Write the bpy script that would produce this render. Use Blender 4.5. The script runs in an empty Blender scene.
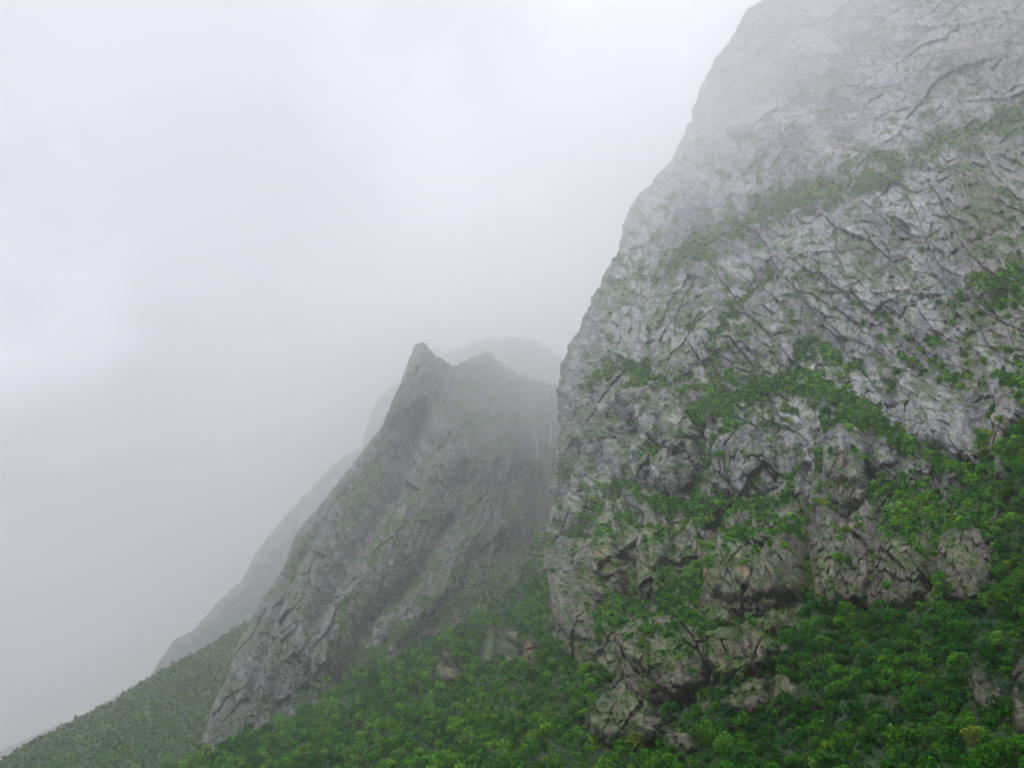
import bpy, math, time
import numpy as np
T0 = time.time()
R = math.radians
C = bpy.context.scene.collection
rng = np.random.default_rng(7)

# ------------------------------------------------------------------ camera
HFOV, PITCH, CAMZ = 65.0, 29.0, 3.0
F = 512 / math.tan(R(HFOV / 2))
cam_d = bpy.data.cameras.new('camera'); cam = bpy.data.objects.new('camera', cam_d); C.objects.link(cam)
cam_d.angle = R(HFOV); cam_d.clip_start = 0.5; cam_d.clip_end = 60000
cam.location = (0, 0, CAMZ); cam.rotation_euler = (R(90 + PITCH), 0, 0)
bpy.context.scene.camera = cam
FW = np.array([0, math.cos(R(PITCH)), math.sin(R(PITCH))]); UP = np.array([0, -math.sin(R(PITCH)), math.cos(R(PITCH))])
RT = np.array([1.0, 0, 0])

def at(px, py, D):
    """direction and distance -> point of the place"""
    px, py, D = np.broadcast_arrays(np.asarray(px, float), np.asarray(py, float), np.asarray(D, float))
    d = FW + ((px - 512) / F)[..., None] * RT + ((384 - py) / F)[..., None] * UP
    d = d / np.linalg.norm(d, axis=-1, keepdims=True)
    return d * D[..., None] + np.array([0, 0, CAMZ])

# ------------------------------------------------------------------ noise
CLK = {}
def _h(ix, iy, s, k=0):
    with np.errstate(over='ignore'):
        h = (ix.astype(np.int64) * 374761393 + iy.astype(np.int64) * 668265263 + s * 1442695041 + k * 1274126177) & 0xFFFFFFFF
        h = ((h ^ (h >> 13)) * 1274126177) & 0xFFFFFFFF
        h = ((h ^ (h >> 16)) * 2246822519) & 0xFFFFFFFF
        h = h ^ (h >> 15)
    return h.astype(np.float64) / 4294967295.0
def perlin(x, y, s=0):
    xi, yi = np.floor(x), np.floor(y); fx, fy = x - xi, y - yi
    xi = xi.astype(np.int64); yi = yi.astype(np.int64)
    def g(dx, dy):
        a = _h(xi + dx, yi + dy, s) * 2 * np.pi
        return np.cos(a) * (fx - dx) + np.sin(a) * (fy - dy)
    u = fx * fx * fx * (fx * (fx * 6 - 15) + 10); v = fy * fy * fy * (fy * (fy * 6 - 15) + 10)
    a = g(0, 0) * (1 - u) + g(1, 0) * u; b = g(0, 1) * (1 - u) + g(1, 1) * u
    return (a * (1 - v) + b * v) * 1.41
def fbm(x, y, o=4, s=0, gain=.5):
    t = 0; a = 1
    for i in range(o):
        t = t + a * perlin(x * 2 ** i + 17.3 * i, y * 2 ** i - 9.1 * i, s + i); a *= gain
    return t
def worley(x, y, s=0):
    xi, yi = np.floor(x).astype(np.int64), np.floor(y).astype(np.int64)
    f1 = np.full(x.shape, 9.0); f2 = np.full(x.shape, 9.0)
    cx = np.zeros(x.shape, np.int64); cy = cx.copy(); vx = np.zeros(x.shape); vy = vx.copy()
    for dx in (-1, 0, 1):
        for dy in (-1, 0, 1):
            jx, jy = xi + dx, yi + dy
            ax = x - (jx + _h(jx, jy, s)); ay = y - (jy + _h(jx, jy, s, 1))
            d = np.sqrt(ax * ax + ay * ay)
            m = d < f1
            f2 = np.where(m, f1, np.minimum(f2, d))
            f1 = np.where(m, d, f1); cx = np.where(m, jx, cx); cy = np.where(m, jy, cy)
            vx = np.where(m, ax, vx); vy = np.where(m, ay, vy)
    return f1, f2, cx, cy, vx, vy
def facet(x, y, lx, ly, ang, s, warp=.13):
    """blocky jointed rock: every cell a tilted plane; returns height (in cell sizes), crack mask, cell random"""
    c, n = math.cos(R(ang)), math.sin(R(ang))
    wx = warp * ly * fbm(x / (lx * 1.3), y / (lx * 1.3), 2, s + 50); wy = warp * ly * fbm(x / (lx * 1.3) + 40, y / (lx * 1.3), 2, s + 60)
    X, Y = x + wx, y + wy
    a = (X * c + Y * n) / lx; b = (-X * n + Y * c) / ly
    f1, f2, cx, cy, vx, vy = worley(a, b, s)
    r1, r2, r3 = _h(cx, cy, s, 5), _h(cx, cy, s, 6), _h(cx, cy, s, 7)
    h = (r1 - .5) * 1.0 * vx + (r2 - .38) * 1.9 * vy + (r3 - .5) * .42      # in units of ly
    return h * ly, np.clip(1 - (f2 - f1) * ly / max(1.5, ly * .06), 0, 1), r3
sst = lambda a, b, x: (lambda t: t * t * (3 - 2 * t))(np.clip((x - a) / (b - a), 0, 1))

def seg_d(x, y, pts):
    best = np.full(x.shape, 1e9)
    for (x0, y0), (x1, y1) in zip(pts[:-1], pts[1:]):
        dx, dy = x1 - x0, y1 - y0; L = dx * dx + dy * dy + 1e-9
        t = np.clip(((x - x0) * dx + (y - y0) * dy) / L, 0, 1)
        best = np.minimum(best, (x - x0 - t * dx) ** 2 + (y - y0 - t * dy) ** 2)
    return np.sqrt(best)
def stroke(x, y, pts, w, amp=1.0):
    out = np.zeros(x.shape)
    xs = [p[0] for p in pts]; ys = [p[1] for p in pts]
    m = (x > min(xs) - 3 * w) & (x < max(xs) + 3 * w) & (y > min(ys) - 3 * w) & (y < max(ys) + 3 * w)
    out[m] = amp * np.exp(-(seg_d(x[m], y[m], pts) / w) ** 2)
    return out
def poly_sd(x, y, pts):
    """signed distance, positive inside"""
    ins = np.zeros(x.shape, bool); P = list(pts) + [pts[0]]
    for (x0, y0), (x1, y1) in zip(P[:-1], P[1:]):
        if y0 == y1: continue
        c = ((y0 > y) != (y1 > y)) & (x < (x1 - x0) * (y - y0) / (y1 - y0) + x0)
        ins ^= c
    d = seg_d(x, y, P)
    return np.where(ins, d, -d)
def tps(pts):
    P = np.array([p[:2] for p in pts], float) / 500; v = np.log([p[2] for p in pts]); n = len(P)
    def U(r2): return np.where(r2 > 0, .5 * r2 * np.log(np.maximum(r2, 1e-12)), 0)
    v = v + .60 * (v - math.log(1300))
    K = U(((P[:, None] - P[None]) ** 2).sum(-1)) + np.eye(n) * 2e-3
    A = np.zeros((n + 3, n + 3)); A[:n, :n] = K; A[:n, n] = 1; A[:n, n + 1:] = P; A[n, :n] = 1; A[n + 1:, :n] = P.T
    w = np.linalg.solve(A, np.concatenate([v, np.zeros(3)]))
    def f(x, y):
        x = x / 500; y = y / 500; o = w[n] + w[n + 1] * x + w[n + 2] * y
        for i in range(n):
            o = o + w[i] * U((x - P[i, 0]) ** 2 + (y - P[i, 1]) ** 2)
        return o
    return f

# ------------------------------------------------------------------ mesh helpers
def link(name, me, mat=None, parent=None):
    o = bpy.data.objects.new(name, me); C.objects.link(o); o.parent = parent
    if mat: me.materials.append(mat)
    return o
def tag(o, label, cat=None, group=None, kind=None):
    o['label'] = label
    if cat: o['category'] = cat
    if group: o['group'] = group
    if kind: o['kind'] = kind
    return o
def raw_mesh(name, V, Q, smooth=True, fattr=None, col=None, uv=None):
    me = bpy.data.meshes.new(name); n = len(V); k = Q.shape[1]
    me.vertices.add(n); me.vertices.foreach_set('co', np.ascontiguousarray(V, np.float32).ravel())
    me.loops.add(Q.size); me.loops.foreach_set('vertex_index', np.ascontiguousarray(Q, np.int32).ravel())
    me.polygons.add(len(Q)); me.polygons.foreach_set('loop_start', np.arange(0, Q.size, k, dtype=np.int32))
    me.polygons.foreach_set('use_smooth', np.full(len(Q), smooth, bool))
    for nm, a in (fattr or {}).items():
        at_ = me.attributes.new(nm, 'FLOAT', 'POINT'); at_.data.foreach_set('value', np.ascontiguousarray(a, np.float32).ravel())
    if col is not None:
        ca = me.color_attributes.new('albedo', 'FLOAT_COLOR', 'POINT')
        ca.data.foreach_set('color', np.concatenate([col, np.ones((n, 1))], 1).astype(np.float32).ravel())
    if uv is not None:
        va = me.attributes.new('surf', 'FLOAT_VECTOR', 'POINT')
        va.data.foreach_set('vector', np.ascontiguousarray(uv, np.float32).ravel())
    me.update(); me.validate()
    return me
def grid_quads(nr, nc):
    i = np.arange(nr * nc).reshape(nr, nc)
    return np.stack([i[:-1, :-1], i[:-1, 1:], i[1:, 1:], i[1:, :-1]], -1).reshape(-1, 4)
def grid_normals(P):
    du = np.gradient(P, axis=1); dv = np.gradient(P, axis=0)
    n = np.cross(du, dv); n /= np.linalg.norm(n, axis=-1, keepdims=True) + 1e-12
    tocam = np.array([0, 0, CAMZ]) - P
    if (np.einsum('...i,...i', n, tocam) > 0).mean() < .5: n = -n
    return n
def blur(a, k):
    for ax in (0, 1):
        c = np.cumsum(np.pad(a, [(k + 1, k) if i == ax else (0, 0) for i in (0, 1)], mode='edge'), axis=ax)
        a = (np.take(c, range(2 * k + 1, c.shape[ax]), ax) - np.take(c, range(0, c.shape[ax] - 2 * k - 1), ax)) / (2 * k + 1)
    return a

# ------------------------------------------------------------------ materials
def new_mat(name):
    m = bpy.data.materials.new(name); m.use_nodes = True; nt = m.node_tree; nt.nodes.clear()
    return m, nt, nt.nodes.new, lambda a, b: nt.links.new(a, b)
def ground_mat(name, bump=1.8, contrast=.5):
    m, nt, N, Lk = new_mat(name)
    out = N('ShaderNodeOutputMaterial'); bs = N('ShaderNodeBsdfPrincipled')
    bs.inputs['Roughness'].default_value = .75; bs.inputs['Specular IOR Level'].default_value = .35
    col = N('ShaderNodeVertexColor'); col.layer_name = 'albedo'
    uv = N('ShaderNodeAttribute'); uv.attribute_name = 'surf'
    veg = N('ShaderNodeAttribute'); veg.attribute_name = 'veg'
    ds = N('ShaderNodeAttribute'); ds.attribute_name = 'grain'
    def noise(scale, det, rough=.65, dist=0.0):
        n = N('ShaderNodeTexNoise'); n.inputs['Scale'].default_value = scale; n.inputs['Detail'].default_value = det
        n.inputs['Roughness'].default_value = rough; n.inputs['Distortion'].default_value = dist; Lk(uv.outputs['Vector'], n.inputs['Vector']); return n
    n1 = noise(.18, 6, .72, .4); n2 = noise(.5, 3, .7)
    mp = N('ShaderNodeMapRange'); mp.inputs[1].default_value = .3; mp.inputs[2].default_value = .7
    mp.inputs[3].default_value = 1 - contrast; mp.inputs[4].default_value = 1 + contrast; Lk(n1.outputs['Fac'], mp.inputs[0])
    mp.clamp = False
    mul = N('ShaderNodeVectorMath'); mul.operation = 'SCALE'; Lk(col.outputs['Color'], mul.inputs[0]); Lk(mp.outputs[0], mul.inputs['Scale'])
    Lk(mul.outputs[0], bs.inputs['Base Color'])
    ad = N('ShaderNodeMath'); ad.operation = 'MULTIPLY_ADD'; ad.inputs[1].default_value = .5
    Lk(n2.outputs['Fac'], ad.inputs[0]); Lk(n1.outputs['Fac'], ad.inputs[2])
    dm = N('ShaderNodeMath'); dm.operation = 'MULTIPLY'; dm.inputs[1].default_value = 3.0 * bump
    Lk(ds.outputs['Fac'], dm.inputs[0])
    hm = N('ShaderNodeMath'); hm.operation = 'MULTIPLY'; Lk(ad.outputs[0], hm.inputs[0]); Lk(dm.outputs[0], hm.inputs[1])
    bp = N('ShaderNodeBump'); bp.inputs['Strength'].default_value = 1; bp.inputs['Distance'].default_value = 1
    Lk(hm.outputs[0], bp.inputs['Height']); Lk(bp.outputs['Normal'], bs.inputs['Normal'])
    rr = N('ShaderNodeMapRange'); rr.inputs[3].default_value = .62; rr.inputs[4].default_value = .95; Lk(veg.outputs['Fac'], rr.inputs[0])
    Lk(rr.outputs[0], bs.inputs['Roughness'])
    Lk(bs.outputs[0], out.inputs['Surface'])
    return m
def leaf_mat(name):
    m, nt, N, Lk = new_mat(name)
    out = N('ShaderNodeOutputMaterial'); col = N('ShaderNodeVertexColor'); col.layer_name = 'albedo'
    d = N('ShaderNodeBsdfDiffuse'); t = N('ShaderNodeBsdfTranslucent'); mx = N('ShaderNodeMixShader'); mx.inputs[0].default_value = .28
    Lk(col.outputs['Color'], d.inputs['Color']); Lk(col.outputs['Color'], t.inputs['Color'])
    Lk(d.outputs[0], mx.inputs[1]); Lk(t.outputs[0], mx.inputs[2]); Lk(mx.outputs[0], out.inputs['Surface'])
    return m
def plain_mat(name, rgb, rough=.8):
    m, nt, N, Lk = new_mat(name)
    out = N('ShaderNodeOutputMaterial'); b = N('ShaderNodeBsdfPrincipled'); b.inputs['Roughness'].default_value = rough
    n = N('ShaderNodeTexNoise'); n.inputs['Scale'].default_value = 2; n.inputs['Detail'].default_value = 4
    tc = N('ShaderNodeTexCoord'); Lk(tc.outputs['Object'], n.inputs['Vector'])
    r = N('ShaderNodeValToRGB'); r.color_ramp.elements[0].color = tuple(c * .7 for c in rgb) + (1,); r.color_ramp.elements[1].color = tuple(min(1, c * 1.25) for c in rgb) + (1,)
    Lk(n.outputs['Fac'], r.inputs[0]); Lk(r.outputs[0], b.inputs['Base Color']); Lk(b.outputs[0], out.inputs['Surface'])
    return m
M_ROCK = ground_mat('weathered rock and moss')
M_LEAF = leaf_mat('leaves')
M_BARK = plain_mat('bark', (.06, .05, .04))

# ------------------------------------------------------------------ colours of the place (base colours)
GREY = np.array([.31, .305, .325]); PALE = np.array([.45, .445, .46]); BROWN = np.array([.18, .15, .125]); PURP = np.array([.15, .13, .155])
LICH = np.array([.36, .375, .26]); RUST = np.array([.36, .19, .09]); GRN = np.array([.028, .080, .020]); GRN2 = np.array([.070, .15, .022]); GRN3 = np.array([.014, .040, .014])
def mixc(a, b, t): return a * (1 - t[..., None]) + b * t[..., None]

# ------------------------------------------------------------------ sheets of rock
TERR = {}
from concurrent.futures import ThreadPoolExecutor
POOL = ThreadPoolExecutor(4)
def rock_layers(x, y, w, seed, sc=1.0, amp=1.0, calm=None):
    ix = np.array_split(np.arange(x.shape[0]), 12)
    jobs = [POOL.submit(rock_chunk, x[i], y[i], [(a, b[i], c) for a, b, c in w], seed, sc, amp, None if calm is None else calm[i]) for i in ix]
    res = [j.result() for j in jobs]
    return [np.concatenate([r[k] for r in res]) for k in range(3)]
def rock_chunk(x, y, w, seed, sc, ampl, calm):
    """w: list of (angle, weight array, stretch); returns relief in view-sized units, crack, cell random"""
    H = 0; CR = 0; RN = 0; W = sum(a[1] for a in w)
    for i, (ang, wt, st) in enumerate(w):
        wt = wt / W
        h = 0; cr = 0
        for j, (L, amp, ck) in enumerate(((64, .26, .4), (27, .62, 2.2), (12, .74, 1.5), (5.6, .80, .5))):
            L = L * sc
            hh, c, r = facet(x, y, L * (1 + (st - 1) * (1.0, .95, .6, .3)[j]), L * (.9, .85, .9, 1)[j], ang + (0, 9, -14, 40)[j], seed + 10 * i + j * 3, (.5, .3, .16, .13)[j])
            c = c * sst(-.35, .25, perlin(x / (L * .9) + 9.1 * j, y / (L * .9), seed + 70 + j))
            h = h + hh * amp * ampl * ((calm if j < 2 else .5 + .5 * calm) if calm is not None else 1) - c * ck * sc * (.35 + .9 * r)
            if j < 3: cr = np.maximum(cr, c * (.45 + .55 * r) * (.25, .9, .8)[j])
            if j == 1: r1 = r
            if j == 2: r2 = r
        H = H + wt * h; CR = CR + wt * cr; RN = RN + wt * (r1 * .42 + r2 * .32 + r * .26)
    H = H + 5 * sc * fbm(x / (60 * sc), y / (60 * sc), 5, seed + 90, .55)
    return H, CR, RN

def finish(name, X, Y, D, Hh, veg, alb, label, gr=1.0, extra=None):
    """X,Y surface coordinates; D distance; Hh relief in units of D/F"""
    P = at(X, Y, D); n = grid_normals(P)
    tc = np.array([0, 0, CAMZ]) - P; tc /= np.linalg.norm(tc, axis=-1, keepdims=True)
    d = .28 * n + 1.45 * tc
    P2 = P + d * (Hh * D / F)[..., None]
    me = raw_mesh(name, P2.reshape(-1, 3), grid_quads(*X.shape), True,
                  {'veg': veg.ravel(), 'grain': (D / F * gr).ravel()}, alb.reshape(-1, 3), np.stack([X, Y, X * 0], -1).reshape(-1, 3))
    o = link(name, me, M_ROCK); tag(o, label, kind='structure')
    TERR[name + str(len(TERR))] = P2
    return o, P2, n

def base_disp(X, Y, D, H):
    P = at(X, Y, D); n = grid_normals(P)
    tc = np.array([0, 0, CAMZ]) - P; tc /= np.linalg.norm(tc, axis=-1, keepdims=True)
    d = .28 * n + 1.45 * tc
    P2 = P + d * (H * D / F)[..., None]
    return P2, grid_normals(P2)

# ================= right massif with its wooded foot =================
SIL = [(-130, 868), (-100, 842), (-60, 812), (-20, 785), (0, 764), (8, 750), (30, 735), (65, 712), (90, 700), (110, 693), (140, 680), (165, 668), (195, 640), (225, 622), (250, 619), (280, 600), (310, 585),
       (340, 572), (372, 558), (400, 556), (440, 558), (470, 553), (500, 552), (530, 543), (560, 528), (588, 506), (615, 478), (645, 433), (659, 393), (679, 350), (712, 300), (729, 267), (758, 200), (775, 160), (800, 95), (840, 0)]
R_D = tps([(1170, 838, 300), (1024, 768, 345), (1024, 838, 290), (800, 768, 410), (800, 838, 330), (600, 768, 520), (600, 838, 410), (400, 768, 700), (400, 838, 540), (200, 768, 930), (200, 838, 720), (0, 838, 1000),
    (300, 712, 1050), (433, 645, 1250), (530, 560, 1500), (480, 670, 1000), (555, 650, 850), (640, 640, 640), (700, 600, 640), (800, 620, 540), (900, 610, 530), (1024, 600, 480), (1024, 690, 410),
    (560, 540, 1250), (620, 540, 900), (700, 520, 780), (800, 500, 730), (900, 500, 660), (1024, 480, 570), (570, 440, 1450), (620, 400, 1200), (700, 400, 1000), (800, 400, 900), (900, 380, 860), (1024, 350, 730),
    (600, 300, 1750), (700, 300, 1350), (800, 300, 1180), (900, 280, 1080), (1024, 250, 920), (640, 200, 2800), (720, 200, 1850), (800, 200, 1540), (900, 180, 1330), (1024, 150, 1170),
    (700, 100, 3600), (780, 100, 2700), (850, 100, 2050), (950, 80, 1650), (1024, 50, 1480), (750, 10, 5300), (820, 10, 3500), (900, 0, 2300), (1024, 0, 1780), (800, -110, 4300), (900, -110, 2700), (1170, -110, 2000), (1170, 150, 980), (1170, 350, 640), (1170, 600, 420)])

OUTCROPS = [
    ([(590, 722), (600, 700), (622, 682), (642, 684), (652, 708), (664, 724), (664, 742), (640, 748), (612, 744), (592, 736)], 14, 'tall ribbed grey outcrop low in the wood, left of a touching pair', (1, 1, 1)),
    ([(664, 726), (678, 732), (693, 739), (697, 750), (690, 756), (668, 752), (662, 742)], 10, 'low blocky outcrop running down to the right of the tall ribbed one', (1.05, 1.03, 1)),
    ([(722, 708), (735, 694), (757, 680), (768, 684), (770, 708), (752, 718), (728, 716)], 11, 'mossy tan outcrop under the round brown dome, half sunk in treetops', (1.02, .98, .9)),
    ([(770, 684), (782, 678), (806, 692), (824, 704), (812, 712), (772, 712)], 10, 'grey brown outcrop adjoining the mossy tan one, pointing right into the wood', (1, .98, .95)),
    ([(706, 642), (722, 633), (746, 630), (766, 634), (778, 650), (770, 668), (752, 678), (722, 684), (708, 668)], 15, 'large smooth brown dome of rock below the rust stained crag', (.88, .80, .74)),
    ([(756, 622), (772, 614), (790, 616), (804, 626), (800, 636), (776, 634), (760, 632)], 9, 'small brown hump just above and right of the large brown dome', (.9, .84, .78)),
    ([(704, 606), (722, 602), (742, 607), (742, 622), (724, 627), (706, 620)], 8, 'smallest rounded rock knob directly beneath the rust stained crag', (.95, .92, .86)),
    ([(970, 682), (976, 670), (988, 676), (1000, 690), (1006, 706), (1002, 716), (984, 712), (973, 700)], 8, 'dark split outcrop with pale streaks among trees at the lower right', (.95, .95, .95)),
    ([(1012, 720), (1014, 690), (1022, 662), (1040, 660), (1044, 735), (1020, 736)], 9, 'tall dark rock cut by the right edge of the view, in trees', (.75, .72, .7)),
    ([(478, 674), (484, 640), (494, 628), (508, 630), (520, 636), (524, 660), (512, 666), (496, 660)], 9, 'grassy topped grey spur rising from the wood below the middle peak', (1, 1, .95)),
    ([(432, 682), (440, 662), (448, 652), (458, 664), (464, 680), (448, 684)], 7, 'small brown wedge of rock left of the grassy topped spur', (.9, .82, .76)),
    ([(524, 640), (530, 636), (537, 650), (536, 668), (528, 678), (522, 664)], 4, 'narrow rusty strip of bare scree right of the grassy topped spur', (1.0, .8, .65)),
    ([(880, 706), (892, 696), (902, 704), (900, 716), (886, 718)], 5, 'little mossy grey rock peeping from the middle of the right hand wood', (.95, .95, .9)),
]
def one_piece(q, seed):
    n = q.max() + 1; mark = np.zeros(n, bool); mark[seed] = True
    while True:
        hit = mark[q].any(1); c = mark.sum(); mark[q[hit].ravel()] = True
        if mark.sum() == c: return q[hit]
def build_right():
    ys = np.arange(838, -40, -1.0); nb = 12; nc = 800
    sp = np.array(SIL, float); sx = np.interp(ys, sp[:, 0], sp[:, 1])
    sx = sx + 3.2 * fbm(ys / 16.0, ys * 0 + 3.3, 5, 5, .62) * sst(840, 700, ys)
    t = np.linspace(0, 1, nc - 90); tail = (np.arange(1, 91) / 90.0) ** 1.7
    X = np.hstack([sx[:, None] + t[None] * (1045 - sx[:, None]), 1045 + tail[None] * 900 + 0 * sx[:, None]]); Y = np.repeat(ys[:, None], nc, 1)
    k = np.arange(nb, 0, -1.0)
    Xb = sx[:, None] + (k[None] ** 1.6) * 2.2; Yb = np.repeat(ys[:, None], nb, 1)
    lD = R_D(np.minimum(X, 1170), Y); edge = X - sx[:, None]
    lD = lD + .36 * sst(300, 20, Y) + .2 * np.exp(-np.maximum(X - sx[:, None], 0) / 70) * sst(380, 150, Y)
    lD = lD + .10 * np.exp(-edge / 9) + .05 * np.exp(-edge / 40)
    lDb = lD[:, :1] + .035 * k[None]
    X = np.hstack([Xb, X]); Y = np.hstack([Yb, Y]); lD = np.hstack([lDb, lD]); D = np.exp(lD); D = D / (1 + (D / 9300) ** 6) ** (1 / 6)
    x, y = X, Y
    # directions of the joints: near-flat strata high up, diagonal slabs on the right, upright ribs low and left
    up = sst(215, 120, y + .25 * (x - 850)); left = sst(760, 640, x) * sst(560, 300, y)
    diag = sst(100, 240, y) * sst(470, 400, y) * sst(690, 760, x)
    vert = sst(380, 450, y)
    H, CR, RN = rock_layers(x, y, [(-17, .02 + up * (1 - left * .6), 2.4), (42, .02 + diag, 1.8), (98, .02 + vert * (1 - diag), 1.9), (118, .02 + left * (1 - vert), 2.4)], 100, calm=1 - .62 * up - .42 * diag)
    # large shapes
    bul = lambda cx, cy, rx, ry, a, ang=0: a * np.clip(1 - (((x - cx) * math.cos(R(ang)) + (y - cy) * math.sin(R(ang))) / rx) ** 2 - ((-(x - cx) * math.sin(R(ang)) + (y - cy) * math.cos(R(ang))) / ry) ** 2, 0, 1) ** .5
    G = 0; BLK = 0; RIM = 0
    xw = x + 2.6 * fbm(x / 11, y / 11, 4, 951, .6); yw = y + 2.6 * fbm(x / 11, y / 11, 4, 961, .6)
    z2 = lambda P: [(512 + a / 2, 384 + b / 2) for a, b in P]
    def local(P, pad=26):
        xs = [p[0] for p in P]; ys_ = [p[1] for p in P]; m = (x > min(xs) - pad) & (x < max(xs) + pad) & (y > min(ys_) - pad) & (y < max(ys_) + pad)
        sd = np.full(x.shape, -99.0); sd[m] = poly_sd(xw[m], yw[m], P); return sd
    for P, a in ((z2([(95, 60), (140, 30), (200, 45), (205, 105), (130, 130), (98, 110)]), 8), (z2([(215, 20), (300, -6), (355, 35), (375, 105), (340, 150), (300, 130), (245, 75)]), 12), (z2([(180, 70), (240, 78), (296, 140), (275, 205), (200, 190), (180, 140)]), 9),
                 (z2([(300, 140), (370, 118), (378, 165), (352, 232), (310, 225), (285, 190)]), 8), (z2([(420, 100), (490, 80), (518, 130), (530, 200), (480, 240), (430, 230), (388, 192), (396, 160)]), 12), (z2([(625, 100), (660, 78), (700, 98), (730, 165), (705, 215), (640, 200), (622, 150)]), 14),
                 (z2([(715, 112), (745, 100), (776, 140), (770, 168), (732, 176)]), 9), (z2([(590, 262), (640, 250), (700, 290), (722, 380), (700, 448), (610, 448), (588, 340)]), 9), (z2([(735, 322), (782, 310), (832, 360), (866, 440), (740, 448)]), 10), (z2([(850, 300), (955, 286), (962, 440), (880, 445)]), 7),
                 (z2([(258, 290), (296, 298), (320, 340), (302, 430), (256, 436), (250, 390)]), 13), (z2([(385, 330), (420, 304), (490, 298), (545, 312), (592, 390), (574, 434), (490, 442), (385, 442)]), 13), (z2([(430, 258), (492, 256), (536, 296), (425, 300)]), 6),
                 (z2([(60, 330), (100, 300), (150, 310), (205, 300), (222, 345), (226, 420), (190, 440), (175, 520), (120, 520), (84, 470)]), 12), (z2([(95, 190), (150, 186), (152, 280), (105, 300)]), 9), (z2([(212, 516), (250, 478), (330, 472), (384, 500), (400, 545), (385, 610), (330, 640), (270, 590), (240, 560)]), 14),
                 (z2([(968, 20), (1000, 2), (1024, 60), (1000, 190), (970, 205)]), 10), ([(896, 377), (913, 371), (950, 392), (972, 403), (979, 467), (936, 446), (910, 440), (895, 413)], 7), ([(900, 300), (935, 285), (950, 330), (920, 345)], 5), ([(740, 300), (772, 290), (800, 340), (790, 372), (752, 352)], 6),
                 ([(690, 300), (712, 285), (722, 330), (700, 350)], 6), ([(650, 335), (680, 318), (700, 360), (672, 385), (652, 372)], 6), ([(800, 250), (880, 240), (930, 290), (900, 320), (830, 290)], 5), ([(833, 60), (880, 50), (925, 112), (890, 150), (838, 140)], 5), ([(945, 20), (1010, 30), (1000, 95), (945, 62)], 5), ([(905, 190), (980, 170), (1010, 230), (950, 262), (910, 240)], 6)):
        sd = local(P); G = G + .7 * a * np.clip((sd + 1) / 6, 0, 1) ** .55 - 2.6 * np.exp(-((sd + .5) / 1.6) ** 2)
        BLK = np.maximum(BLK, sst(0, 4, sd)); RIM = np.maximum(RIM, np.exp(-((sd + 3) / 3.2) ** 2))
    OUTP = []
    for P, a, lab, tint in OUTCROPS:
        sd = local(P, 60); OUTP.append((P, a, lab, tint, sd))
    for b in [(625, 405, 26, 30, 12), (675, 440, 38, 55, 20, 10), (640, 500, 26, 60, 14, 8), (750, 462, 27, 36, 16), (848, 468, 26, 42, 18), (886, 462, 15, 24, 12), (713, 488, 18, 32, 10),
              (655, 570, 19, 46, 18), (755, 572, 52, 40, 22, 12), (590, 600, 36, 62, 20, 10), (613, 560, 16, 50, 10), (845, 575, 40, 44, 13), (905, 572, 30, 40, 14, 14), (960, 565, 34, 44, 12),
              (665, 660, 48, 46, 22, 20), (936, 420, 30, 46, 12, -38), (1012, 450, 22, 66, 14), (575, 490, 22, 60, 12), (590, 425, 18, 30, 8), (780, 330, 40, 60, 9, 30), (690, 320, 40, 60, 8, -30),
              (880, 330, 40, 60, 9, -40), (980, 230, 60, 70, 16), (840, 250, 70, 40, 9, -20), (960, 200, 40, 40, 8), (815, 520, 26, 40, 9), (700, 540, 14, 40, 8), (930, 75, 44, 34, 8), (780, 120, 36, 80, 9, 10), (870, 130, 60, 40, 7, -15)]:
        G = G + bul(*b)
    gul = [([(806, 470), (808, 540), (806, 600)], 7, 14), ([(973, 400), (985, 440), (996, 485)], 6, 12), ([(640, 520), (634, 570), (628, 620)], 7, 12), ([(690, 540), (700, 575), (694, 610)], 6, 10),
           ([(716, 395), (716, 329), (743, 299), (772, 270)], 6, 8), ([(806, 276), (843, 289), (856, 306), (890, 323), (913, 343), (930, 356), (966, 389)], 4, 6), ([(883, 37), (896, 47), (906, 63), (930, 97), (940, 105), (960, 123), (976, 125)], 3, 5),
           ([(930, 53), (940, 67), (960, 73), (983, 83), (1000, 97), (1016, 103)], 3.5, 5), ([(833, 50), (836, 90), (826, 133)], 3, 4), ([(587, 440), (567, 480), (562, 520)], 6, 8), ([(663, 447), (633, 470), (620, 487), (608, 530)], 5, 9),
           ([(733, 400), (707, 433), (703, 470), (690, 505)], 6, 9), ([(870, 480), (880, 520), (876, 560)], 6, 9), ([(935, 480), (940, 530), (930, 590)], 6, 8), ([(780, 440), (790, 480), (800, 520)], 5, 8), ([(593, 408), (600, 425)], 8, 8),
           ([(823, 306), (826, 346), (850, 366)], 3, 4), ([(745, 360), (762, 330), (775, 345)], 3, 4), ([(656, 330), (650, 370)], 3.5, 4), ([(957, 290), (960, 330), (972, 380)], 5, 7), ([(900, 200), (930, 240), (940, 275)], 4, 6)]
    for p, w, a in gul: G = G - stroke(x, y, p, w, a) * (.45 + .55 * sst(330, 430, p[0][1]))
    # ledges: the face steps back above these lines
    for p, w, a in [([(1030, 122), (966, 136), (916, 160), (850, 190), (783, 206), (733, 232), (690, 258)], 9, 9), ([(700, 412), (733, 395), (783, 382), (830, 392), (876, 420), (923, 450), (990, 482)], 9, 10),
                    ([(640, 500), (707, 510), (760, 500)], 8, 8), ([(587, 377), (625, 366), (655, 378)], 6, 6), ([(955, 300), (985, 290), (1030, 276)], 7, 7)]:
        G = G + stroke(x + 0, y - 9, p, w, a * .5) - stroke(x, y + 9, p, w, a * .25)
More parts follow.
